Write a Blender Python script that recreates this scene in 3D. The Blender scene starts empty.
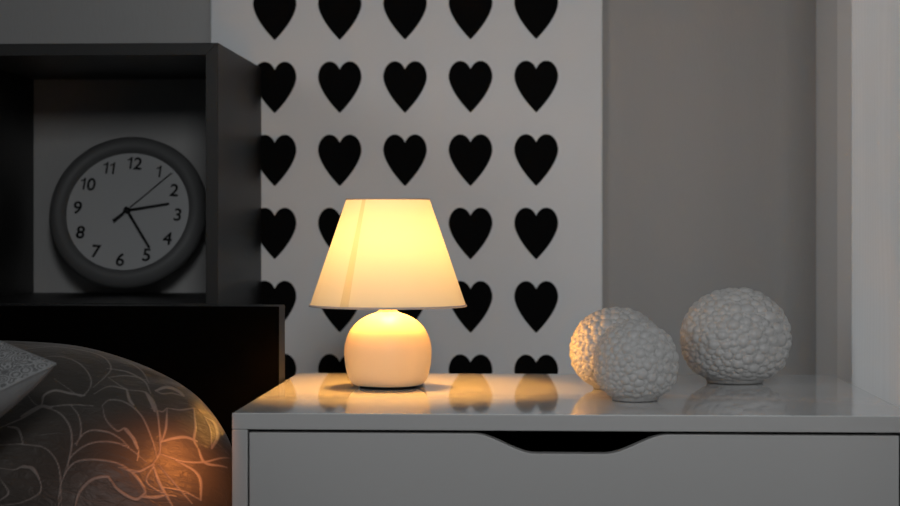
import bpy, bmesh, math, random
import numpy as np
from mathutils import Vector, Matrix, Euler

scene = bpy.context.scene
COL = scene.collection
R = math.radians

# ------------------------------------------------------------------ camera
# world: X right along the dresser front, Y away from the camera, Z up.
F = 1850.0                       # focal length in pixels of the 900 x 506 frame
TH = math.atan(88.0 / F)         # camera turned slightly to the left
CAMZ = 0.844
HOR = 227.0
CT, ST = math.cos(TH), math.sin(TH)

cam_d = bpy.data.cameras.new('camera')
cam = bpy.data.objects.new('camera', cam_d)
COL.objects.link(cam)
cam.location = (0, 0, CAMZ)
cam.rotation_euler = (R(90), 0, TH)
cam_d.sensor_width = 36
cam_d.lens = F / 900 * 36
cam_d.shift_y = -(253 - HOR) / 900
cam_d.clip_start = 0.05
cam_d.dof.use_dof = True
cam_d.dof.focus_distance = 2.08
cam_d.dof.aperture_fstop = 8.0
scene.camera = cam


def at(x, y, Y):
    """point of the place at depth Y seen at pixel x, y of the photograph"""
    u = (x - 450) / F
    v = (HOR - y) / F
    t = Y / (CT + u * ST)
    return Vector((t * (-ST + u * CT), Y, CAMZ + t * v))


def atz(x, y, z):
    """point at height z seen at pixel x, y"""
    u = (x - 450) / F
    v = (HOR - y) / F
    t = (z - CAMZ) / v
    return Vector((t * (-ST + u * CT), t * (CT + u * ST), z))


def proj(P):
    P = np.asarray(P, float)
    d = -P[..., 0] * ST + P[..., 1] * CT
    r = P[..., 0] * CT + P[..., 1] * ST
    return 450 + F * r / d, HOR - F * (P[..., 2] - CAMZ) / d


def depth_for(x, X):
    """depth Y at which the plane X is seen at pixel column x"""
    u = (x - 450) / F
    return X * (CT + u * ST) / (-ST + u * CT)


# ------------------------------------------------------------------ helpers
def new_obj(name, me, mat=None, parent=None, smooth=False):
    o = bpy.data.objects.new(name, me)
    COL.objects.link(o)
    if mat is not None:
        if not me.materials:
            me.materials.append(mat)
    if smooth:
        me.polygons.foreach_set('use_smooth', [True] * len(me.polygons))
    if parent is not None:
        o.parent = parent
    return o


def from_bm(name, bm, mat=None, parent=None, smooth=False):
    me = bpy.data.meshes.new(name)
    bmesh.ops.recalc_face_normals(bm, faces=bm.faces[:])
    bm.to_mesh(me)
    bm.free()
    return new_obj(name, me, mat, parent, smooth)


def from_py(name, verts, faces, mat=None, parent=None, smooth=False):
    me = bpy.data.meshes.new(name)
    me.from_pydata([tuple(v) for v in verts], [], faces)
    me.update()
    return new_obj(name, me, mat, parent, smooth)


def box(name, lo, hi, mat, parent=None, bevel=0.0, seg=2):
    bm = bmesh.new()
    bmesh.ops.create_cube(bm, size=1)
    for v in bm.verts:
        v.co = Vector([lo[i] + (v.co[i] + .5) * (hi[i] - lo[i]) for i in range(3)])
    if bevel:
        bmesh.ops.bevel(bm, geom=bm.edges[:], offset=bevel, segments=seg, affect='EDGES', profile=.5)
    return from_bm(name, bm, mat, parent)


def lathe(name, prof, mat, parent=None, n=96, close=False):
    verts, faces = [], []
    m = len(prof)
    for k in range(n):
        a = 2 * math.pi * k / n
        for r, z in prof:
            verts.append((r * math.cos(a), r * math.sin(a), z))
    for k in range(n):
        k2 = (k + 1) % n
        for i in range(m if close else m - 1):
            i2 = (i + 1) % m
            faces.append((k * m + i, k2 * m + i, k2 * m + i2, k * m + i2))
    bm = bmesh.new()
    bv = [bm.verts.new(v) for v in verts]
    for f in faces:
        bm.faces.new([bv[i] for i in f])
    bmesh.ops.remove_doubles(bm, verts=bm.verts[:], dist=1e-6)
    bmesh.ops.dissolve_degenerate(bm, edges=bm.edges[:], dist=1e-7)
    return from_bm(name, bm, mat, parent, smooth=True)


def empty(name, loc=(0, 0, 0), rot=None):
    o = bpy.data.objects.new(name, None)
    o.empty_display_size = .05
    COL.objects.link(o)
    o.location = loc
    if rot is not None:
        o.rotation_euler = rot
    return o


def tag(o, label=None, cat=None, group=None, kind=None):
    if label: o['label'] = label
    if cat: o['category'] = cat
    if group: o['group'] = group
    if kind: o['kind'] = kind
    return o


def catmull(pts, n=14):
    P = [np.array(p, float) for p in pts]
    if len(P) < 3:
        return np.array([P[0] + (P[-1] - P[0]) * k / n for k in range(n + 1)])
    P = [2 * P[0] - P[1]] + P + [2 * P[-1] - P[-2]]
    out = []
    for i in range(1, len(P) - 2):
        p0, p1, p2, p3 = P[i - 1:i + 3]
        for k in range(n):
            t = k / n
            out.append(.5 * (2 * p1 + (p2 - p0) * t + (2 * p0 - 5 * p1 + 4 * p2 - p3) * t * t
                             + (3 * p1 - p0 - 3 * p2 + p3) * t ** 3))
    out.append(P[-2])
    return np.array(out)


# ------------------------------------------------------------------ materials
class NT:
    def __init__(self, name):
        self.mat = bpy.data.materials.new(name)
        self.mat.use_nodes = True
        self.t = self.mat.node_tree
        self.n = self.t.nodes
        self.b = self.n['Principled BSDF']
        self.out = self.n['Material Output']

    def node(self, typ, **kw):
        nd = self.n.new(typ)
        for k, v in kw.items():
            setattr(nd, k, v)
        return nd

    def link(self, a, b):
        self.t.links.new(a, b)

    def math(self, op, a, b=None, c=None, clamp=False):
        nd = self.n.new('ShaderNodeMath')
        nd.operation = op
        nd.use_clamp = clamp
        for i, v in enumerate((a, b, c)):
            if v is None:
                continue
            if isinstance(v, (int, float)):
                nd.inputs[i].default_value = v
            else:
                self.link(v, nd.inputs[i])
        return nd.outputs[0]

    def mix(self, fac, a, b):
        nd = self.n.new('ShaderNodeMix')
        nd.data_type = 'RGBA'
        if isinstance(fac, (int, float)):
            nd.inputs[0].default_value = fac
        else:
            self.link(fac, nd.inputs[0])
        for v, i in ((a, 6), (b, 7)):
            if isinstance(v, tuple):
                nd.inputs[i].default_value = (*v, 1)
            else:
                self.link(v, nd.inputs[i])
        return nd.outputs[2]

    def ramp(self, fac, stops):
        nd = self.n.new('ShaderNodeValToRGB')
        el = nd.color_ramp.elements
        while len(el) > 1:
            el.remove(el[0])
        for i, (p, c) in enumerate(stops):
            e = el[0] if i == 0 else el.new(p)
            e.position = p
            e.color = (c, c, c, 1) if isinstance(c, (int, float)) else (*c, 1)
        self.link(fac, nd.inputs[0])
        return nd.outputs[0]

    def coords(self, kind='Object', scale=(1, 1, 1), rot=(0, 0, 0)):
        tc = self.n.new('ShaderNodeTexCoord')
        mp = self.n.new('ShaderNodeMapping')
        mp.inputs['Scale'].default_value = scale
        mp.inputs['Rotation'].default_value = rot
        self.link(tc.outputs[kind], mp.inputs[0])
        return mp.outputs[0]

    def noise(self, vec, scale, detail=3, rough=.5, dist=0.0):
        nd = self.n.new('ShaderNodeTexNoise')
        nd.inputs['Scale'].default_value = scale
        nd.inputs['Detail'].default_value = detail
        nd.inputs['Roughness'].default_value = rough
        nd.inputs['Distortion'].default_value = dist
        self.link(vec, nd.inputs['Vector'])
        return nd.outputs[0]

    def bump(self, h, strength=.2, dist=.001):
        nd = self.n.new('ShaderNodeBump')
        nd.inputs['Strength'].default_value = strength
        nd.inputs['Distance'].default_value = dist
        self.link(h, nd.inputs['Height'])
        self.link(nd.outputs[0], self.b.inputs['Normal'])
        return nd

    def set(self, **kw):
        for k, v in kw.items():
            k = k.replace('_', ' ')
            i = self.b.inputs[k]
            if isinstance(v, tuple):
                i.default_value = (*v, 1)
            elif isinstance(v, (int, float)):
                i.default_value = v
            else:
                self.link(v, i)
        return self


def g(v, warm=0.0):
    return (v * (1 + warm), v, v * (1 - warm))


def mat_plain(name, c, rough=.5, spec=.5, var=.06, scale=40, bump=.0):
    m = NT(name)
    co = m.coords()
    n = m.noise(co, scale)
    m.set(Base_Color=m.mix(n, tuple(x * (1 - var) for x in c), tuple(min(1, x * (1 + var)) for x in c)),
          Roughness=rough)
    m.b.inputs['Specular IOR Level'].default_value = spec
    if bump:
        m.bump(m.noise(co, scale * 8), bump, .0005)
    return m.mat


# --- back wall: fine fibrous wallpaper
m = NT('wallpaper')
co = m.coords()
fine = m.noise(m.coords(scale=(260, 1, 60)), 1, 4, .6)
big = m.noise(m.coords(scale=(5, 1, .9)), 1.3, 2, .5, .8)
mid = m.noise(m.coords(scale=(28, 1, 7), rot=(0, .5, 0)), 1, 3, .6, 1.2)
m.set(Base_Color=m.mix(big, g(.335, .02), g(.375, .02)), Roughness=.75)
m.b.inputs['Specular IOR Level'].default_value = .2
hh = m.math('ADD', fine, m.math('MULTIPLY', mid, 1.2))
m.bump(hh, .35, .0015)
M_WALL = m.mat

# --- sheer woven curtain with fine ripples
m = NT('woven_curtain')
w = m.node('ShaderNodeTexWave', wave_type='BANDS', bands_direction='Y')
w.inputs['Scale'].default_value = 18
w.inputs['Distortion'].default_value = 9
w.inputs['Detail'].default_value = 2.5
w.inputs['Detail Scale'].default_value = .8
m.link(m.coords(scale=(1, 1, .22)), w.inputs['Vector'])
c1 = m.mix(w.outputs[1], g(.772), g(.79))
tr = m.node('ShaderNodeBsdfTranslucent')
df = m.node('ShaderNodeBsdfDiffuse')
mx = m.node('ShaderNodeMixShader')
mx.inputs[0].default_value = .5
m.link(c1, tr.inputs[0])
m.link(c1, df.inputs[0])
m.link(df.outputs[0], mx.inputs[1])
m.link(tr.outputs[0], mx.inputs[2])
m.link(mx.outputs[0], m.out.inputs[0])
M_CURTAIN = m.mat

M_TRIM = mat_plain('painted_trim', g(.86), .5, .4, .02, 6)
M_FLOOR = mat_plain('floor_boards', (.16, .12, .09), .5, .4, .25, 6)

# --- white lacquer of the dresser
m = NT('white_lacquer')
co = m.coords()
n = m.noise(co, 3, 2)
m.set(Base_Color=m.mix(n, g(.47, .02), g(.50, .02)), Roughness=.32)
m.b.inputs['Specular IOR Level'].default_value = .35
M_LACQ = m.mat
m = NT('glossy_white_lacquer')
co = m.coords()
n = m.noise(co, 3, 2)
m.set(Base_Color=m.mix(n, g(.72), g(.76)), Roughness=.045, Coat_Weight=.35, Coat_Roughness=.02)
m.b.inputs['Specular IOR Level'].default_value = .5
M_GLOSS = m.mat
M_TRAY = mat_plain('drawer_shadow', g(.02), .8, .1)  # shade inside the drawers put into a dark colour

# --- black-brown wood
def wood(name, c, rough=.45, spec=.4):
    m = NT(name)
    gr = m.noise(m.coords(scale=(60, 3, 3)), 2, 5, .6, .3)
    m.set(Base_Color=m.mix(gr, tuple(x * .7 for x in c), tuple(x * 1.3 for x in c)), Roughness=rough)
    m.b.inputs['Specular IOR Level'].default_value = spec
    m.bump(gr, .08, .0005)
    return m.mat


M_BLACKWOOD = wood('black_brown_wood', (.0032, .0029, .0027), .47, .42)
M_HEADB = wood('black_wood', (.0015, .0014, .0013), 1.0, .0)
M_EDGE = wood('dark_edge_banding', (.004, .0045, .005), .45, .35)

# ------------------------------------------------------------------ room shell
ZW = 2.85            # back wall
X_PIER = at(850, 379, 1).x * 1.0
# dresser corner points
TOPZ = .660
pFL = atz(232, 413, TOPZ)
DEP = .504
Y0 = pFL.y                        # front plane of the dresser
XL = pFL.x
XR = at(899, 420, Y0).x + .0175
Y1 = Y0 + DEP
X_PIER = XR + .004
Y_PIER = depth_for(850.3, X_PIER + .0006)

floor = box('floor', (-3, -1.5, -.05), (3, ZW + .1, 0), M_FLOOR)
tag(floor, kind='structure')
wall_back = box('wall_back', (-3, ZW, 0), (3, ZW + .1, 2.7), M_WALL)
tag(wall_back, kind='structure')
pA = at(816, 300, ZW).x
YW0 = Y_PIER + .008
M_SIDE = mat_plain('side_wall_paint', g(.68), .7, .2, .02, 6)
wall_right = box('wall_right', (pA, YW0, 0), (pA + .3, ZW, 2.7), M_SIDE)
tag(wall_right, kind='structure')
ytr = depth_for(837, pA - .006)
trim = box('trim_1', (pA - .006, YW0 - .004, 0), (pA, ytr, 2.7), M_TRIM, bevel=.002)
tag(trim, kind='structure')
leak_block = box('light_block', (X_PIER + .008, Y_PIER - .003, 0), (pA + .3, Y_PIER + .004, 2.7), M_TRIM)  # unseen strip added to stop window light leaking past the curtain
tag(leak_block, kind='structure')
sill = box('trim_2', (pA, -.6, 0), (pA + .3, Y_PIER - .055, .5), M_TRIM)
tag(sill, kind='structure')
# daylit curtain in front of the window, beside the dresser
ny, nz = 160, 40
cv, cf = [], []
for j in range(nz + 1):
    z = .012 + (2.45 - .012) * j / nz
    for i in range(ny + 1):
        y = Y_PIER - 1.9 * i / ny
        e = min(1, max(0, (Y_PIER - y - .02) / .25))
        x = X_PIER + .002 + e * (.0035 * (1 - math.cos((Y_PIER - y) * 43)) + .0012 * math.sin((Y_PIER - y) * 97 + z * .6))
        cv.append((x, y, z))
for j in range(nz):
    for i in range(ny):
        q = j * (ny + 1) + i
        cf.append((q, q + 1, q + ny + 2, q + ny + 1))
ct = from_py('curtain', cv, cf, M_CURTAIN, None, True)
CURTAIN = ct
tag(ct, 'plain pale curtain glowing with daylight at the right end of the dresser', 'curtain')
wall_left = box('wall_left', (-3.1, -1.5, 0), (-3, ZW + .1, 2.7), M_WALL)
tag(wall_left, kind='structure')

# ------------------------------------------------------------------ heart panel on the back wall
PT = .010
pl = at(210.5, 60, ZW - PT)
pr = at(602.5, 60, ZW - PT)
tip = at(405, 185, ZW - PT)
PX = (at(536, 185, ZW - PT).x - at(274.5, 185, ZW - PT).x) / 4
tipa = at(405, 39, ZW - PT)
tipb = at(405, 332, ZW - PT)
PZ = (tipa.z - tipb.z) / 4
HW = .0337
H_UP = .0245
H_LO = .0555

m = NT('heart_print')
tc = m.node('ShaderNodeTexCoord')
sep = m.node('ShaderNodeSeparateXYZ')
m.link(tc.outputs['Object'], sep.inputs[0])
fx = m.math('SUBTRACT', m.math('FRACT', m.math('ADD', m.math('DIVIDE', sep.outputs[0], PX), 0.5)), .5)
# rows: tip at local z = 0 + k*PZ ; centre the cell on the heart
zc = m.math('DIVIDE', m.math('SUBTRACT', sep.outputs[2], H_LO - .012), PZ)
fz = m.math('SUBTRACT', m.math('FRACT', m.math('ADD', zc, .5)), .5)
ax = m.math('DIVIDE', m.math('ABSOLUTE', m.math('MULTIPLY', fx, PX)), HW)
zz = m.math('SUBTRACT', m.math('MULTIPLY', fz, PZ), .012)    # 0 at widest row
up = m.math('SUBTRACT', m.math('ADD', m.math('POWER', m.math('ABSOLUTE', m.math('DIVIDE', m.math('SUBTRACT', ax, .464), .536)), 2.0),
            m.math('POWER', m.math('ABSOLUTE', m.math('DIVIDE', zz, H_UP)), 2.0)), 1.0)
tt = m.math('MULTIPLY', m.math('DIVIDE', zz, -H_LO), 1.0, clamp=True)
lo = m.math('SUBTRACT', m.math('ADD', ax, m.math('POWER', tt, 1.62)), 1.0)
# beyond the tip
ispos = m.math('GREATER_THAN', zz, 0.0)
f = m.math('ADD', m.math('MULTIPLY', up, ispos), m.math('MULTIPLY', lo, m.math('SUBTRACT', 1.0, ispos)))
f = m.math('ADD', f, m.math('GREATER_THAN', m.math('DIVIDE', zz, -H_LO), .985))     # nothing below the tip
f = m.math('ADD', f, m.math('MULTIPLY', m.math('GREATER_THAN', m.math('ABSOLUTE', sep.outputs[0]), 2.5 * PX), 4.0))   # five columns only
mask = m.ramp(m.math('ADD', m.math('MULTIPLY', f, 4.0), .5, clamp=True), [(.42, 0.0), (.58, 1.0)])
pap = m.noise(tc.outputs['Object'], 7, 2)
white = m.mix(pap, g(.74, -.015), g(.78, -.015))
m.set(Base_Color=m.mix(mask, g(.003), white), Roughness=.85)
m.b.inputs['Specular IOR Level'].default_value = .06
M_HEART = m.mat

hp_root = Vector((tip.x, ZW - PT, tip.z - .0022))
bm = bmesh.new()
bmesh.ops.create_cube(bm, size=1)
lo3 = (pl.x - tip.x, 0, .0 - tip.z + .001)
hi3 = (pr.x - tip.x, PT - .0008, 1.62 - tip.z)
for v in bm.verts:
    v.co = Vector([lo3[i] + (v.co[i] + .5) * (hi3[i] - lo3[i]) for i in range(3)])
bmesh.ops.bevel(bm, geom=bm.edges[:], offset=.0025, segments=3, affect='EDGES', profile=.5)
hp = from_bm('wall_panel', bm, M_HEART)
hp.location = hp_root
tag(hp, 'tall white panel on the back wall printed with rows of black hearts', 'wall panel')

# ------------------------------------------------------------------ dresser
dr = empty('dresser', (XL, Y0, 0))
tag(dr, 'white lacquered drawer unit with glossy top carrying the lamp and bumpy spheres', 'dresser')


def loc(o, root=dr):
    o.location = -root.location
    return o


TT = .0162
SP = .0155
o = loc(box('top_panel', (XL, Y0, TOPZ - TT), (XR, Y1, TOPZ), M_GLOSS, dr, .0009, 3))
# front edge of the top is satin like the drawer fronts
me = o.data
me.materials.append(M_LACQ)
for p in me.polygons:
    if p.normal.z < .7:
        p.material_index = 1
for x0 in (XL, XR - SP):
    loc(box('side_panel', (x0, Y0, .0), (x0 + SP, Y1, TOPZ - TT - .0002), M_LACQ, dr, .0008, 2))
loc(box('back_panel', (XL + SP, Y1 - .006, .03), (XR - SP, Y1 - .001, TOPZ - TT), M_LACQ, dr))
dx0, dx1 = XL + SP + .0016, XR - SP - .0018
DH = .142
ztop = TOPZ - TT - .0030
k = 0
while ztop > .1:
    h = DH if ztop - 2 * DH > 0 else ztop - .04
    d = empty('drawer', (0, 0, 0))
    d.parent = dr
    d.location = (0, 0, 0)
    zb = ztop - h
    # front with a scooped finger cut-out in its top edge
    s0 = at(473, 430, Y0).x
    s1 = at(536, 452, Y0).x
    s2 = at(604, 452, Y0).x
    s3 = at(669, 430, Y0).x
    dp = .0194
    prof = [(dx0, zb), (dx1, zb), (dx1, ztop)]
    N = 22
    for i in range(N + 1):
        t = i / N
        e = t * t * (3 - 2 * t)
        e = .5 * e + .5 * (e * e * (3 - 2 * e)) if False else e
        prof.append((s3 + (s2 - s3) * t, ztop - dp * e))
    for i in range(N + 1):
        t = i / N
        e = t * t * (3 - 2 * t)
        prof.append((s1 + (s0 - s1) * t, ztop - dp * (1 - e)))
    prof.append((dx0, ztop))
    bm = bmesh.new()
    vs = [bm.verts.new((x, Y0 + .0004, z)) for x, z in prof]
    fc = bm.faces.new(vs)
    ex = bmesh.ops.extrude_face_region(bm, geom=[fc])
    for v in ex['geom']:
        if isinstance(v, bmesh.types.BMVert):
            v.co.y += .016
    fe = [e for e in bm.edges if all(abs(v.co.y - (Y0 + .0004)) < 1e-6 for v in e.verts)]
    bmesh.ops.recalc_face_normals(bm, faces=bm.faces[:])
    bmesh.ops.bevel(bm, geom=fe, offset=.0009, segments=2, affect='EDGES', profile=.5)
    fr = from_bm('drawer_front', bm, M_LACQ, d)
    fr.location = -dr.location
    # tray behind the front: floor, sides and back in one open box
    bm = bmesh.new()
    x0, x1, ya, yb = dx0 + .012, dx1 - .012, Y0 + .0175, Y1 - .02
    za, zc_ = zb + .012, ztop - .004
    v = [bm.verts.new(c) for c in ((x0, ya, za), (x1, ya, za), (x1, yb, za), (x0, yb, za),
                                   (x0, ya, zb + .03), (x1, ya, zb + .03), (x1, yb, zc_), (x0, yb, zc_),
                                   (x0, ya, zc_), (x1, ya, zc_))]
    bm.faces.new((v[0], v[1], v[2], v[3]))
    bm.faces.new((v[3], v[2], v[6], v[7]))
    bm.faces.new((v[0], v[3], v[7], v[8], v[4]))
    bm.faces.new((v[1], v[5], v[9], v[6], v[2]))
    tr = from_bm('drawer_tray', bm, M_TRAY, d)
    tr.location = -dr.location
    ztop = zb - .003
    k += 1
# dark sheet under the top, shade painted for the view through the cut-out
loc(box('shadow_sheet', (dx0, Y0 + .06, TOPZ - TT - .0022), (dx1, Y1 - .02, TOPZ - TT - .0006), M_TRAY, dr))

# ------------------------------------------------------------------ bed
XH = depth_for  # alias to keep names short
HBX = XL - .006
YH0 = depth_for(279.2, HBX)
YH1 = depth_for(285.0, HBX)
HBZ = at(240, 306.3, YH0).z
bed = empty('bed', (HBX - .5, YH0, 0))
tag(bed, 'bed with a plain black headboard under the cube shelf, left of the dresser', 'bed')
o = loc(box('headboard', (HBX - 1.0, YH0, 0), (HBX, YH1, HBZ), M_HEADB, bed, .0012, 2), bed)
o.data.materials.append(M_EDGE)
for p in o.data.polygons:
    if p.normal.x > .7 or (p.normal.z > .9):
        p.material_index = 1
MATZ = .40
M_SHEET = mat_plain('dark_sheet', g(.03), .9, .1, .1, 30, .2)
bm = bmesh.new()
bmesh.ops.create_cube(bm, size=1)
lo_, hi_ = (HBX - .97, .25, .18), (HBX - .02, YH0 - .004, MATZ)
for v in bm.verts:
    v.co = Vector([lo_[i] + (v.co[i] + .5) * (hi_[i] - lo_[i]) for i in range(3)])
bmesh.ops.bevel(bm, geom=bm.edges[:], offset=.03, segments=5, affect='EDGES', profile=.5)
loc(from_bm('mattress', bm, M_SHEET, bed, True), bed)
for xx in (HBX - .99, HBX - .018):
    loc(box('side_rail', (xx, .22, .1), (xx + .016, YH0 - .001, .30), M_HEADB, bed, .001), bed)
loc(box('foot_panel', (HBX - .99, .2, 0), (HBX, .22, .34), M_HEADB, bed, .001), bed)

# ------------------------------------------------------------------ cube shelf on the wall
pbr = at(262.3, 68.2, ZW)
CX1 = pbr.x
CZ1 = pbr.z
CY0 = depth_for(218.0, CX1)
T = .0165
CZ0 = at(150, 292.7, ZW).z - T
CX0 = at(34, 200, ZW).x - T
cs = empty('cube_shelf', (CX0, CY0, CZ0))
tag(cs, 'dark brown open cube shelf on the wall above the headboard, holding a clock', 'shelf')
yb = ZW - .0012


def mitre(name, a, b, c, d):
    """board whose cross section (in x,z) is the quad a b c d, running from the front edge to the wall"""
    bm = bmesh.new()
    vf = [bm.verts.new((p[0], CY0, p[1])) for p in (a, b, c, d)]
    vb = [bm.verts.new((p[0], yb, p[1])) for p in (a, b, c, d)]
    bm.faces.new(vf)
    bm.faces.new(vb)
    for i in range(4):
        j = (i + 1) % 4
        bm.faces.new((vf[i], vf[j], vb[j], vb[i]))
    bmesh.ops.recalc_face_normals(bm, faces=bm.faces[:])
    bmesh.ops.bevel(bm, geom=bm.edges[:], offset=.0006, segments=2, affect='EDGES', profile=.5)
    return loc(from_bm(name, bm, M_BLACKWOOD, cs), cs)


OA, OB, OC, OD = (CX0, CZ0), (CX1, CZ0), (CX1, CZ1), (CX0, CZ1)
IA, IB, IC, ID = (CX0 + T, CZ0 + T), (CX1 - T, CZ0 + T), (CX1 - T, CZ1 - T), (CX0 + T, CZ1 - T)
mitre('bottom_board', OA, OB, IB, IA)
mitre('top_board', OD, ID, IC, OC)
mitre('side_board', OA, IA, ID, OD)
mitre('side_board', OB, OC, IC, IB)

# ------------------------------------------------------------------ wall clock standing in the cube
M_RIM = mat_plain('grey_clock_plastic', g(.11), .55, .3, .05, 10)
M_DIAL = mat_plain('white_dial', g(.40), .6, .2, .03, 5)
M_INK = mat_plain('black_ink', g(.006), .6, .2)
LEAN = R(18)
RIMR = .1205
FACER = .0935
yc = ZW - .085
pc = at(127.6, 211.2, yc)
ROLL = R(-4.2)
rot = Euler((R(90) - LEAN, 0, 0)).to_matrix() @ Matrix.Rotation(ROLL, 3, 'Z')
ck = empty('clock', pc)
ck.rotation_euler = rot.to_euler()
tag(ck, 'round white clock with black numerals and thick grey rim inside the cube shelf', 'clock')
# local: x right, y up (12), z towards the viewer, dial at z = 0
prof = [(FACER - .001, -.004), (FACER, .003), (FACER + .003, .010), (FACER + .009, .014), (FACER + .015, .0125),
        (RIMR - .003, .006), (RIMR, -.004), (RIMR - .002, -.014), (RIMR - .008, -.019), (FACER, -.020), (FACER - .004, -.012)]
lathe('rim', prof, M_RIM, ck, 120, True)
bm = bmesh.new()
bmesh.ops.create_circle(bm, cap_ends=True, segments=120, radius=FACER)
dial = from_bm('dial', bm, M_DIAL, ck)
if dial.data.polygons[0].normal.z < 0:
    dial.data.flip_normals()
bm = bmesh.new()
bmesh.ops.create_circle(bm, cap_ends=True, segments=64, radius=RIMR - .008)
bk = from_bm('back_cover', bm, M_RIM, ck)
bk.location = (0, 0, -.0185)


def glyph(txt, size):
    cu = bpy.data.curves.new('numeral_text', 'FONT')
    cu.body = txt
    cu.size = size
    cu.bevel_depth = .0005
    cu.bevel_resolution = 0
    to = bpy.data.objects.new('numeral_text', cu)
    COL.objects.link(to)
    bpy.context.view_layer.update()
    me = bpy.data.meshes.new_from_object(to.evaluated_get(bpy.context.evaluated_depsgraph_get()))
    bpy.data.objects.remove(to)
    bpy.data.curves.remove(cu)
    vs = [v.co.copy() for v in me.vertices]
    fs = [tuple(p.vertices) for p in me.polygons]
    bpy.data.meshes.remove(me)
    return vs, fs


def numeral(txt, size):
    """clock numeral; the one is drawn with a flag, the other digits are plain sans"""
    V, Fc = [], []
    x = 0.0
    H = size * .70
    for c in txt:
        if c == '1':
            w = size * .105
            pts = [(.30 * H, 0), (.30 * H + w, 0), (.30 * H + w, H), (.30 * H + .3 * w, H),
                   (.26 * H, H * .86), (.06 * H, H * .78), (.06 * H, H * .68), (.30 * H, H * .74)]
            vs = [Vector((px_, py_, .0003)) for px_, py_ in pts]
            fs = [tuple(range(8))]
        else:
            vs, fs = glyph(c, size)
        x0, x1 = min(v.x for v in vs), max(v.x for v in vs)
        o = len(V)
        V += [(v.x - x0 + x, v.y, v.z) for v in vs]
        Fc += [tuple(i + o for i in f_) for f_ in fs]
        x += x1 - x0 + size * .10
    cx = (min(v[0] for v in V) + max(v[0] for v in V)) / 2
    cy = (min(v[1] for v in V) + max(v[1] for v in V)) / 2
    me = bpy.data.meshes.new('numeral')
    me.from_pydata([(v[0] - cx, v[1] - cy, v[2]) for v in V], [], Fc)
    me.update()
    return me


for h in range(1, 13):
    a = R(90 - 30 * h)
    me = numeral(str(h), .0275)
    no = new_obj('numeral', me, M_INK, ck)
    no['label'] = 'black numeral %d' % h
    no.location = (.0768 * math.cos(a), .0768 * math.sin(a), .0006)


def hand(name, ang, length, tail, w0, w1, z):
    """flat tapering hand; ang clockwise from 12"""
    bm = bmesh.new()
    pts = [(-w0, -tail), (w0, -tail), (w0 * .8, 0), (w1, length), (-w1, length), (-w0 * .8, 0)]
    vs = [bm.verts.new((x, y, 0)) for x, y in pts]
    fc = bm.faces.new(vs)
    ex = bmesh.ops.extrude_face_region(bm, geom=[fc])
    for v in ex['geom']:
        if isinstance(v, bmesh.types.BMVert):
            v.co.z += .0006
    o = from_bm(name, bm, M_INK, ck)
    o.location = (0, 0, z)
    o.rotation_euler = (0, 0, R(-ang))
    return o


hand('hour_hand', 76, .064, .006, .0026, .0018, .003)
hand('minute_hand', 143, .070, .006, .0026, .0017, .004)
sh = hand('second_hand', 43, .087, .000, .0008, .0006, .0052)
cw = hand('counterweight', 43 + 180, .026, 0, .0019, .0026, .0053)
cw.parent = sh
cw.location = (0, 0, 0.0001)
cw.rotation_euler = (0, 0, R(180))
cap = lathe('hub', [(0, .0072), (.003, .007), (.005, .005), (.005, .0005), (0, .0005)], M_INK, ck, 32)

# settle the clock on the bottom board and keep it off the wall
bpy.context.view_layer.update()

# ------------------------------------------------------------------ table lamp
LY = 2.135
pb = atz(388, 387.6, TOPZ)
LX, LYY = pb.x, pb.y
lp = empty('table_lamp', (LX, LYY, TOPZ))
tag(lp, 'small lit table lamp with cone shade and round white base on the dresser', 'lamp')
SC = F / (-LX * ST + LYY * CT)


def hz(y):
    return (387.6 - y) / SC


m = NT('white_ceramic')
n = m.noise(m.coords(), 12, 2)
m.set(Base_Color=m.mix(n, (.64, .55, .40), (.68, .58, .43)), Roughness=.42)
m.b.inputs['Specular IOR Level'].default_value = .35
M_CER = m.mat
M_FOOT = mat_plain('dark_felt', g(.015), .9, .05)
M_PLASTIC = mat_plain('white_plastic', (.78, .76, .72), .45, .4, .02)

BR = 43.6 / SC
foot = 30.5 / SC
hb = hz(311.5)
zc_ = hz(351.5)
prof = [(0, .0030), (foot - .0015, .0030)]
for i in range(0, 20):
    a = R(-90 + 90 * i / 19)
    prof.append((foot + (BR - foot) * math.cos(a) ** .85, zc_ + (zc_ - .0032) * math.sin(a)))
for i in range(1, 25):
    a = R(90 * i / 24)
    r = BR * math.cos(a) ** .92
    if r > .0118:
        prof.append((r, zc_ + (hb - zc_) * math.sin(a) ** .97))
prof += [(.0115, hb + .0002)]
pts = [p for p in prof]
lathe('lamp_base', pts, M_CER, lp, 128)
lathe('foot_pad', [(0, .0003), (foot - .0025, .0003), (foot - .0025, .0029), (0, .0029)], M_FOOT, lp, 64)
neck_r = 9.3 / SC
lathe('neck', [(neck_r, hb - .002), (neck_r, hb + .0035), (neck_r - .0008, hb + .0045), (neck_r - .0008, hb + .018),
               (neck_r - .002, hb + .019), (0, hb + .019)], M_PLASTIC, lp, 48)

zs0, zs1 = hz(305.3), hz(199.3)
rs0, rs1 = 78.0 / SC, 41.6 / SC
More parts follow.
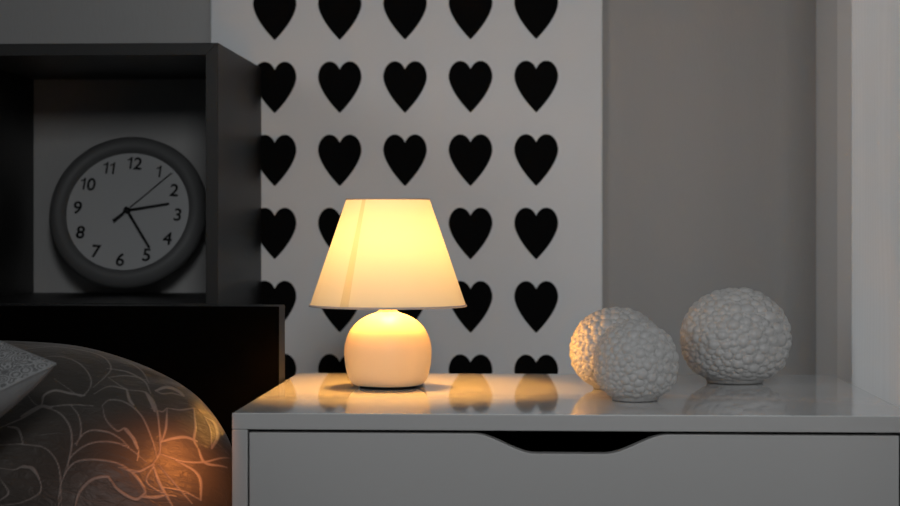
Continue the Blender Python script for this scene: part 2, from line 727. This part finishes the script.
# shade: thin translucent fabric
m = NT('shade_fabric')
tr = m.node('ShaderNodeBsdfTranslucent')
df = m.node('ShaderNodeBsdfDiffuse')
mx = m.node('ShaderNodeMixShader')
n = m.noise(m.coords(scale=(1, 1, .3)), 300, 2)
m.link(m.mix(n, (.74, .79, .90), (.78, .83, .94)), tr.inputs[0])
df.inputs[0].default_value = (.82, .74, .54, 1)
mx.inputs[0].default_value = .045        # share that passes through
m.link(df.outputs[0], mx.inputs[1])
m.link(tr.outputs[0], mx.inputs[2])
m.link(mx.outputs[0], m.out.inputs[0])
M_SHADE = m.mat
lathe('lamp_shade', [(rs0 + (rs1 - rs0) * i / 24, zs0 + (zs1 - zs0) * i / 24) for i in range(25)], M_SHADE, lp, 128)
M_HEM = mat_plain('shade_hem', (.50, .45, .43), .7, .2, .03)
sl = (rs1 - rs0) / (zs1 - zs0)


def hem(name, z, hgt, r_off=.0006):
    r = rs0 + sl * (z - zs0)
    r2 = r + sl * hgt
    lathe(name, [(r + r_off, z), (r2 + r_off, z + hgt), (r2 - r_off, z + hgt), (r - r_off, z)], M_HEM, lp, 128, True)


hem('bottom_hem', zs0 - .0012, .0024, .0009)
hem('top_hem', zs1 - .0008, .0018, .0009)
# overlapping seam strip of the fabric
verts, faces = [], []
a0 = R(180 + 58)
for i in range(25):
    t = i / 24
    for j in range(4):
        a = a0 + R(6.5) * (j / 3) * (1.15 - .3 * t)
        r = rs0 + (rs1 - rs0) * t + .0005
        verts.append((r * math.cos(a), r * math.sin(a), zs0 + (zs1 - zs0) * t))
for i in range(24):
    for j in range(3):
        q = i * 4 + j
        faces.append((q, q + 1, q + 5, q + 4))
m = NT('seam_fabric')
tr = m.node('ShaderNodeBsdfTranslucent')
tp = m.node('ShaderNodeBsdfTransparent')
mx = m.node('ShaderNodeMixShader')
tr.inputs[0].default_value = (.9, .8, .6, 1)
tp.inputs[0].default_value = (1, .95, .85, 1)
mx.inputs[0].default_value = .16
m.link(tp.outputs[0], mx.inputs[1])
m.link(tr.outputs[0], mx.inputs[2])
m.link(mx.outputs[0], m.out.inputs[0])
from_py('shade_seam', verts, faces, m.mat, lp, True)
# wire spider that carries the shade
bm = bmesh.new()


def tube(bm, p, q, r, n=8):
    p, q = Vector(p), Vector(q)
    d = (q - p).normalized()
    s = d.orthogonal().normalized()
    u = d.cross(s)
    ra = [[bm.verts.new(c + r * (math.cos(2 * math.pi * k / n) * s + math.sin(2 * math.pi * k / n) * u)) for k in range(n)] for c in (p, q)]
    for k in range(n):
        bm.faces.new((ra[0][k], ra[0][(k + 1) % n], ra[1][(k + 1) % n], ra[1][k]))
    bm.faces.new(ra[0]); bm.faces.new(ra[1])


zr = hb + .0165
for k in range(3):
    a = R(30 + 120 * k)
    rr = rs0 + sl * (zs0 + .002 - zs0)
    tube(bm, (neck_r * .8 * math.cos(a), neck_r * .8 * math.sin(a), zr), (rr * math.cos(a), rr * math.sin(a), zs0 + .001), .0007)
from_bm('shade_wire', bm, M_PLASTIC, lp)
# bulb
m = NT('warm_bulb')
em = m.node('ShaderNodeEmission')
em.inputs[0].default_value = (1.0, .455, .085, 1)
BULB = 640
em.inputs[1].default_value = BULB
m.link(em.outputs[0], m.out.inputs[0])
zb_ = .156
prof = []
for i in range(25):
    a = R(-90 + 180 * i / 24)
    prof.append((max(0, .0155 * math.cos(a)), zb_ + .020 * math.sin(a)))
lathe('bulb', prof, m.mat, lp, 32)
lathe('bulb_socket', [(0, hb + .015), (.007, hb + .015), (.007, zb_ - .0215), (0, zb_ - .0215)], M_PLASTIC, lp, 32)

# ------------------------------------------------------------------ bumpy ceramic spheres
m = NT('white_bisque')
n = m.noise(m.coords(), 30, 2)
m.set(Base_Color=m.mix(n, g(.42, .02), g(.47, .02)), Roughness=.32)
m.b.inputs['Specular IOR Level'].default_value = .4
M_BALL = m.mat


def ball(name, px, py_base, rx, height, footr, seed, npts, bsize, label, spin=0, tilt=(0, 0), big=(.65, -.45, .55), relief=.62):
    rng = np.random.RandomState(seed)
    bm = bmesh.new()
    bmesh.ops.create_icosphere(bm, subdivisions=7, radius=1)
    V = np.array([v.co[:] for v in bm.verts])
    # blue-noise-ish bubble centres with varied radii
    cs_, rr = [], []
    tries = 0
    CS_ = np.zeros((npts, 3))
    RR_ = np.zeros(npts)
    nn = 0
    big_ = np.array(big)
    fr_ = 0.0
    while nn < npts and tries < 60000:
        tries += 1
        c = rng.normal(size=3)
        c /= np.linalg.norm(c)
        fr_ = min(1, tries / 45000 + .3 * nn / npts)
        r = bsize * (1.5 - 1.1 * fr_ ** .55) * (.8 + .4 * rng.rand()) * (1 + .34 * (c @ big_))
        if nn and np.any(np.linalg.norm(CS_[:nn] - c, axis=1) < (RR_[:nn] + r) * .86):
            continue
        CS_[nn] = c
        RR_[nn] = r
        nn += 1
    cs_, rr = CS_[:nn], RR_[:nn]
    cs_, rr = np.array(cs_), np.array(rr)
    disp = np.zeros(len(V))
    for s in range(0, len(V), 20000):
        D = V[s:s + 20000] @ cs_.T
        d = np.sqrt(np.clip(2 - 2 * D, 0, None))
        q = np.clip(1 - (d / (rr * 1.06)[None, :]) ** 2, 0, None)
        b = (rr * relief)[None, :] * q ** .62
        disp[s:s + 20000] = b.max(axis=1)
    # bumps flatten out towards the foot
    fade = np.clip((V[:, 2] + .97) / .36, 0, 1)
    fade = fade * fade * (3 - 2 * fade)
    V2 = V * (1 + (disp - .02) * (.12 + .88 * fade))[:, None]
    # flatten under side to a foot ring
    A = Euler((tilt[0], tilt[1], spin)).to_matrix()
    lowr = np.clip(-V[:, 2], 0, 1)
    V2[:, :2] *= (1 + .16 * (lowr * np.sqrt(np.clip(1 - lowr ** 4, 0, 1))) ** 2)[:, None]
    out = np.empty_like(V2)
    z = V2[:, 2]
    out[:, 0] = V2[:, 0] * rx
    out[:, 1] = V2[:, 1] * rx
    hgt = height / 1.94
    out[:, 2] = (z + .94) * hgt
    rad = np.hypot(out[:, 0], out[:, 1])
    low = (out[:, 2] < .006) & (rad < footr * 1.3)
    # smooth foot: vertical collar then flat base
    zmin = .0006
    inside = rad < footr
    newz = np.where(inside & (V[:, 2] < 0), np.where(rad < footr * .93, .0022, zmin), out[:, 2])
    out[:, 2] = np.where((V[:, 2] < 0), np.maximum(np.where(inside, newz, out[:, 2]), zmin), out[:, 2])
    for v, c in zip(bm.verts, out):
        v.co = c
    p = atz(px, py_base, TOPZ)
    o = from_bm(name, bm, M_BALL, None, True)
    o.location = (p.x, p.y, TOPZ)
    tag(o, label, 'ornament', 'bumpy white ceramic spheres')
    return o


ball('ceramic_sphere', 735, 382.5, .0640, .1105, .033, 5, 1500, .066,
     'largest bumpy white ceramic sphere standing alone at the right of the dresser', 0.4)
ball('ceramic_sphere', 616, 388.5, .0520, .0915, .026, 9, 1500, .066,
     'bumpy white sphere glowing orange on its left, behind the front one', 1.9)
ball('ceramic_sphere', 635, 400.3, .0440, .0840, .0245, 21, 1500, .074,
     'front bumpy white sphere nearest the front edge of the dresser', 2.7)

# ------------------------------------------------------------------ pillows
def np_mesh(name, verts, faces, mat, parent=None):
    me = bpy.data.meshes.new(name)
    me.from_pydata(verts.tolist(), [], faces)
    me.update()
    return new_obj(name, me, mat, parent, True)


def sinnoise(U, Vv, seed, n=10, fmin=2, fmax=9):
    r = np.random.RandomState(seed)
    s = np.zeros_like(U)
    for _ in range(n):
        f = r.uniform(fmin, fmax)
        a = r.uniform(0, 2 * math.pi)
        s += np.sin(f * (U * math.cos(a) + Vv * math.sin(a)) + r.uniform(0, 6.28)) / f
    return s


def pillow_grid(nu, nv, a, b, tf, tb, k, seed, wr):
    """closed cushion: front sheet and back sheet; local x right, y up, z front"""
    u = np.linspace(-1, 1, nu)
    v = np.linspace(-1, 1, nv)
    U, V = np.meshgrid(u, v)
    # ease so that samples gather at the rim
    Ue = np.sin(U * math.pi / 2)
    Ve = np.sin(V * math.pi / 2)
    X = a * Ue * np.sqrt(1 - k * Ve ** 2 / 2)
    Y = b * Ve * np.sqrt(1 - k * Ue ** 2 / 2)
    prof = np.clip((1 - Ue ** 2) * (1 - Ve ** 2), 0, 1)
    th = prof ** .42
    w1 = sinnoise(Ue * 2, Ve * 2, seed, 12, 2, 8) * wr
    # folds radiating from the corners
    cr = np.hypot(1 - np.abs(Ue), 1 - np.abs(Ve))
    ang = np.arctan2(1 - np.abs(Ve) + 1e-6, 1 - np.abs(Ue) + 1e-6)
    w2 = np.sin(ang * 15 + seed) * np.exp(-cr * 2.0) * wr * 1.0
    Zf = tf * th + (w1 + w2) * np.minimum(1, prof * 6)
    Zb = -tb * th + (w1 * .5) * np.minimum(1, prof * 6)
    n = nu * nv
    Vf = np.stack([X, Y, Zf], -1).reshape(-1, 3)
    Vb = np.stack([X, Y, Zb], -1).reshape(-1, 3)
    idx = np.arange(n).reshape(nv, nu)
    q = np.stack([idx[:-1, :-1], idx[:-1, 1:], idx[1:, 1:], idx[1:, :-1]], -1).reshape(-1, 4)
    return U, V, Vf, Vb, q


# traced ornament of the pillow case, drawn on a 816 x 506 enlargement of the lower-left corner
LINES = [
    ([(60, 82), (130, 72), (205, 80), (275, 98), (303, 128), (283, 158), (255, 182)], 1.0),
    ([(95, 108), (150, 98), (205, 112), (240, 145), (248, 180), (222, 206), (185, 185), (150, 160)], 1.0),
    ([(112, 228), (120, 204), (150, 193), (190, 200), (230, 206)], 2.2),
    ([(72, 200), (110, 234), (190, 230), (252, 234)], 1.1),
    ([(110, 235), (160, 250), (188, 290), (195, 340), (185, 385), (175, 420)], 1.6),
    ([(60, 262), (85, 248), (112, 236), (140, 240)], 3.0),
    ([(190, 230), (214, 258), (222, 305), (206, 340)], 1.3),
    ([(206, 338), (240, 302), (290, 302), (322, 322), (350, 345)], 1.4),
    ([(0, 292), (60, 265), (112, 238)], 1.2),
    ([(0, 338), (60, 338), (120, 350), (155, 390), (166, 450), (166, 506)], 1.3),
    ([(20, 290), (50, 300), (62, 335)], 2.0),
    ([(0, 405), (40, 408), (70, 396), (104, 428), (108, 468), (60, 495), (0, 503)], 1.3),
    ([(60, 402), (90, 402), (104, 432)], 2.6),
    ([(0, 430), (20, 468), (0, 490)], 1.6),
    ([(158, 506), (165, 445), (200, 390), (260, 378), (330, 395), (376, 435), (396, 470)], 1.4),
    ([(176, 420), (192, 372), (240, 336), (300, 330), (350, 348), (402, 388)], 1.3),
    ([(203, 506), (214, 468), (250, 436), (292, 428), (300, 436)], 2.4),
    ([(300, 430), (318, 462), (366, 486), (396, 470)], 2.4),
    ([(320, 400), (360, 415), (390, 455), (398, 480)], 1.4),
    ([(280, 232), (300, 216), (345, 226), (386, 262), (414, 330), (426, 372)], 1.3),
    ([(280, 232), (286, 270), (318, 300), (346, 296), (376, 345), (371, 384)], 1.3),
    ([(340, 298), (362, 322), (375, 350)], 2.6),
    ([(345, 190), (400, 200), (428, 250), (434, 350), (416, 392)], 1.3),
    ([(345, 190), (352, 215), (362, 232)], 2.2),
    ([(398, 196), (412, 225), (420, 250)], 3.0),
    ([(290, 132), (350, 142), (392, 168), (410, 200)], 1.1),
    ([(296, 156), (340, 152), (382, 157)], 1.0),
    ([(296, 156), (330, 182), (345, 190), (300, 180), (255, 200)], 1.0),
    ([(285, 95), (340, 110), (385, 140), (405, 170)], .9),
    ([(424, 192), (452, 182), (486, 194), (500, 208)], 3.0),
    ([(424, 192), (440, 200), (470, 200), (500, 208)], 1.0),
    ([(454, 240), (490, 246), (527, 240)], 1.6),
    ([(527, 240), (531, 290), (528, 325), (536, 345)], 1.6),
    ([(454, 240), (452, 290), (440, 330)], 1.6),
    ([(438, 332), (470, 322), (505, 318), (535, 330)], 2.4),
    ([(410, 240), (440, 250), (452, 240)], 1.3),
    ([(555, 262), (584, 282), (591, 318), (576, 350)], 2.6),
    ([(555, 262), (572, 300), (576, 350)], 1.0),
    ([(434, 362), (500, 384), (560, 386), (622, 376)], 1.6),
    ([(538, 350), (560, 388), (616, 402)], 2.0),
    ([(416, 392), (380, 412), (350, 405)], 1.8),
    ([(416, 392), (436, 448), (470, 506)], 2.2),
    ([(418, 392), (398, 438), (440, 470), (480, 482)], 1.3),
    ([(480, 382), (528, 410), (546, 440), (546, 492)], 2.0),
    ([(430, 392), (470, 440), (522, 500)], 1.3),
    ([(440, 455), (500, 468), (546, 492)], 1.3),
    ([(380, 480), (420, 482), (445, 480)], 2.4),
]

PYD = 1.915                       # depth of the pillow centre
pcen = at(14, 488, PYD)
LEANP = R(28)
upv = Vector((0, math.sin(LEANP), math.cos(LEANP)))
nrm = Vector((0, -math.cos(LEANP), math.sin(LEANP)))
PRM = Matrix((Vector((1, 0, 0)), upv, nrm)).transposed() @ Matrix.Rotation(R(-4), 3, 'Z')
NU, NV = 420, 300
PA, PB = .2385, .1595
U, Vv, Vf, Vb, q = pillow_grid(NU, NV, PA, PB, .105, .075, .92, 3, .004)
Pm = np.array(PRM)
W = Vf @ Pm.T + np.array(pcen)
sx, sy = proj(W)
# ornament -> the pillow's own plane (x, y) -> signed distance stored on its mesh
flat = Vf[:, :2]
sel = (sx > -40) & (sx < 260) & (sy > 320) & (sy < 540)
si = np.where(sel)[0]
best = np.full(len(Vf), .05)
for pts, wd in LINES:
    uv = []
    for (zx, zy) in pts:
        x, y = zx / 2.72, 320 + zy / 2.72
        d2 = (sx[si] - x) ** 2 + (sy[si] - y) ** 2
        j = si[np.argmin(d2)]
        if d2.min() > 60:
            continue
        uv.append(flat[j])
    if len(uv) < 2:
        continue
    c = catmull(uv, 12)
    n = len(c)
    ww = .00064 * wd * (.45 + .55 * np.sin(np.linspace(0, math.pi, n)) ** .8)
    for i in range(n - 1):
        p, r = c[i], c[i + 1]
        e = r - p
        L2 = float(e @ e) + 1e-12
        box_ = (np.abs(flat[:, 0] - p[0]) < .02) & (np.abs(flat[:, 1] - p[1]) < .02)
        ii = np.where(box_)[0]
        if not len(ii):
            continue
        t = np.clip(((flat[ii] - p) @ e) / L2, 0, 1)
        dd = np.linalg.norm(flat[ii] - (p + t[:, None] * e), axis=1) - ww[i]
        best[ii] = np.minimum(best[ii], dd)
# the side away from the bed's edge carries more of the same large blossoms
for (cx, cy) in ((-.16, .02), (-.2, -.11), (-.05, -.12), (.1, -.13)):
    dx_, dy_ = flat[:, 0] - cx, flat[:, 1] - cy
    rr_ = np.hypot(dx_, dy_)
    aa_ = np.arctan2(dy_, dx_)
    rad_ = rr_ * (1 + .10 * np.sin(aa_ * 5 + rr_ * 60) + .04 * np.sin(aa_ * 2 + cx * 50))
    for rk in (.018, .036, .056):
        dd = np.abs(rad_ - rk) - .0011
        ok = ~sel
        best[ok] = np.minimum(best[ok], dd[ok])

m = NT('floral_satin')
at_ = m.node('ShaderNodeAttribute', attribute_name='ornament')
line = m.ramp(m.math('ADD', m.math('MULTIPLY', at_.outputs['Fac'], 500.0), .5, clamp=True), [(.2, 1.0), (.8, 0.0)])
tcn = m.coords()
n1 = m.noise(tcn, 18, 3)
base = m.mix(n1, (.042, .036, .031), (.066, .055, .046))
m.set(Base_Color=m.mix(line, base, (.20, .175, .16)), Roughness=.42)
m.b.inputs['Specular IOR Level'].default_value = .28
m.b.inputs['Sheen Weight'].default_value = .15
fin = m.noise(m.coords(scale=(1, 2.4, 1), rot=(0, 0, .5)), 55, 4, .6, 1.0)
hh = m.math('ADD', m.math('MULTIPLY', line, 1.0), m.math('MULTIPLY', fin, 3.2))
m.bump(hh, .5, .0008)
M_FLORAL = m.mat

allv = np.concatenate([Vf, Vb])
nf = len(Vf)
faces = q.tolist() + (q[:, ::-1] + nf).tolist()
pw = np_mesh('pillow', allv, faces, M_FLORAL)
at2 = pw.data.attributes.new('ornament', 'FLOAT', 'POINT')
at2.data.foreach_set('value', np.concatenate([best, np.full(nf, .05)]).astype(np.float32))
bm = bmesh.new(); bm.from_mesh(pw.data)
bmesh.ops.remove_doubles(bm, verts=bm.verts[:], dist=2e-5)
bm.to_mesh(pw.data); bm.free()
pw.matrix_world = Matrix.Translation(pcen) @ PRM.to_4x4()
tag(pw, 'large dark satin pillow with pale floral line pattern leaning by the headboard', 'pillow')

# --- small lace cushion in front of it
m = NT('lace_cloth')
tcn = m.coords()
vo = m.node('ShaderNodeTexVoronoi', feature='F1')
vo.inputs['Scale'].default_value = 85
m.link(tcn, vo.inputs['Vector'])
rings = m.math('SINE', m.math('MULTIPLY', vo.outputs['Distance'], 26.0))
nz = m.noise(tcn, 240, 3)
pat = m.math('ADD', m.math('MULTIPLY', rings, .35), m.math('MULTIPLY', nz, .9))
fac = m.ramp(pat, [(.25, 0.0), (.6, 1.0)])
m.set(Base_Color=m.mix(fac, g(.13), g(.33)), Roughness=.8)
m.bump(pat, .4, .0008)
M_LACE = m.mat
m = NT('grey_satin')
n = m.noise(m.coords(scale=(14, 3, 3)), 3, 3, .5, .6)
m.set(Base_Color=m.mix(n, g(.16), g(.40)), Roughness=.45)
M_SATIN = m.mat

cu = empty('cushion', (0, 0, 0))
CS = .168
U, Vv, Vf, Vb, q = pillow_grid(120, 120, CS, CS, .016, .088, -.10, 8, .0025)
fo = np_mesh('lace_front', Vf, q.tolist(), M_LACE, cu)
bo = np_mesh('satin_back', Vb, q[:, ::-1].tolist(), M_SATIN, cu)
# piping along the seam
rim = []
n_ = 120
idx = np.arange(n_ * n_).reshape(n_, n_)
order = list(idx[0, :]) + list(idx[1:, -1]) + list(idx[-1, -2::-1]) + list(idx[-2:0:-1, 0])
bm = bmesh.new()
ring = []
loopc = [Vector(Vf[i]) for i in order]
L = len(loopc)
for i in range(L):
    t = (loopc[(i + 1) % L] - loopc[i - 1]).normalized()
    s = Vector((0, 0, 1))
    u_ = t.cross(s).normalized()
    ring.append([bm.verts.new(loopc[i] + .0016 * (math.cos(a) * s + math.sin(a) * u_)) for a in [k * math.pi / 3 for k in range(6)]])
for i in range(L):
    r1, r2 = ring[i], ring[(i + 1) % L]
    for k in range(6):
        bm.faces.new((r1[k], r1[(k + 1) % 6], r2[(k + 1) % 6], r2[k]))
from_bm('seam_piping', bm, M_SATIN, cu, True)
CYD = 1.715
# corner of the cushion seen at 55, 364
tipc = at(55, 364, CYD)
tl = R(66)                                       # how far the lace side faces up
upv = Vector((0, math.sin(tl), math.cos(tl)))
nrm = Vector((0, -math.cos(tl), math.sin(tl)))
CRM = Matrix.Rotation(R(-7), 3, 'Y') @ Matrix((Vector((1, 0, 0)), upv, nrm)).transposed() @ Matrix.Rotation(R(45), 3, 'Z')
corner = Vector(Vf[idx[0, -1]])
cu.matrix_world = Matrix.Translation(tipc - CRM @ corner) @ CRM.to_4x4()
tag(cu, 'small grey cushion with lace front and satin back resting on the floral pillow', 'cushion')

# ------------------------------------------------------------------ light
wd = bpy.data.worlds.new('world')
scene.world = wd
wd.use_nodes = True
bg = wd.node_tree.nodes['Background']
bg.inputs[0].default_value = (.90, .98, 1.07, 1)
bg.inputs[1].default_value = .07


def area(name, loc_, target, size, power, col=(1, 1, 1), sy=None):
    l = bpy.data.lights.new(name, 'AREA')
    l.energy = power
    l.color = col
    l.size = size
    if sy:
        l.shape = 'RECTANGLE'
        l.size_y = sy
    o = bpy.data.objects.new(name, l)
    COL.objects.link(o)
    o.location = loc_
    d = Vector(target) - Vector(loc_)
    o.rotation_euler = d.to_track_quat('-Z', 'Y').to_euler()
    return o


k = area('room_light', (.24, -.9, 1.7), (-.05, 2.6, .85), .42, 1.6, (.96, .99, 1.01))
k.data.spread = R(46)
area('window_light', (1.3, 1.4, 1.5), (.4, 1.5, 1.2), 1.4, 8.1, (.97, .99, 1.0))
area('side_fill', (-1.9, 1.0, 1.7), (.43, 2.55, 1.0), .8, .75, (.97, .99, 1.0)).data.spread = R(40)  # added fill without a source in the room, brightens side wall and trim


def spot(name, loc_, target, angle, power, col, size=.015):
    l = bpy.data.lights.new(name, 'SPOT')
    l.energy = power
    l.color = col
    l.spot_size = R(angle)
    l.spot_blend = 1.0
    l.shadow_soft_size = size
    o = bpy.data.objects.new(name, l)
    COL.objects.link(o)
    o.location = loc_
    o.rotation_euler = (Vector(target) - Vector(loc_)).to_track_quat('-Z', 'Y').to_euler()
    return o


# added unseen spots imitating the lamp's glow on the pillow and the spheres
spot('added_warm_spot', (-.318, 1.812, TOPZ + .012), at(172, 482, 1.84), 105, .95, (1, .29, .055))
spot('added_warm_spot', (LX + .125, LYY - .01, TOPZ + .075), (.07, 2.09, TOPZ + .05), 60, .75, (1, .42, .06))

vs = scene.view_settings
vs.view_transform = 'Standard'
vs.look = 'None'
vs.exposure = 0
vs.gamma = 1
scene.cycles.use_denoising = True
scene.cycles.sample_clamp_indirect = 6.0
scene.cycles.max_bounces = 10
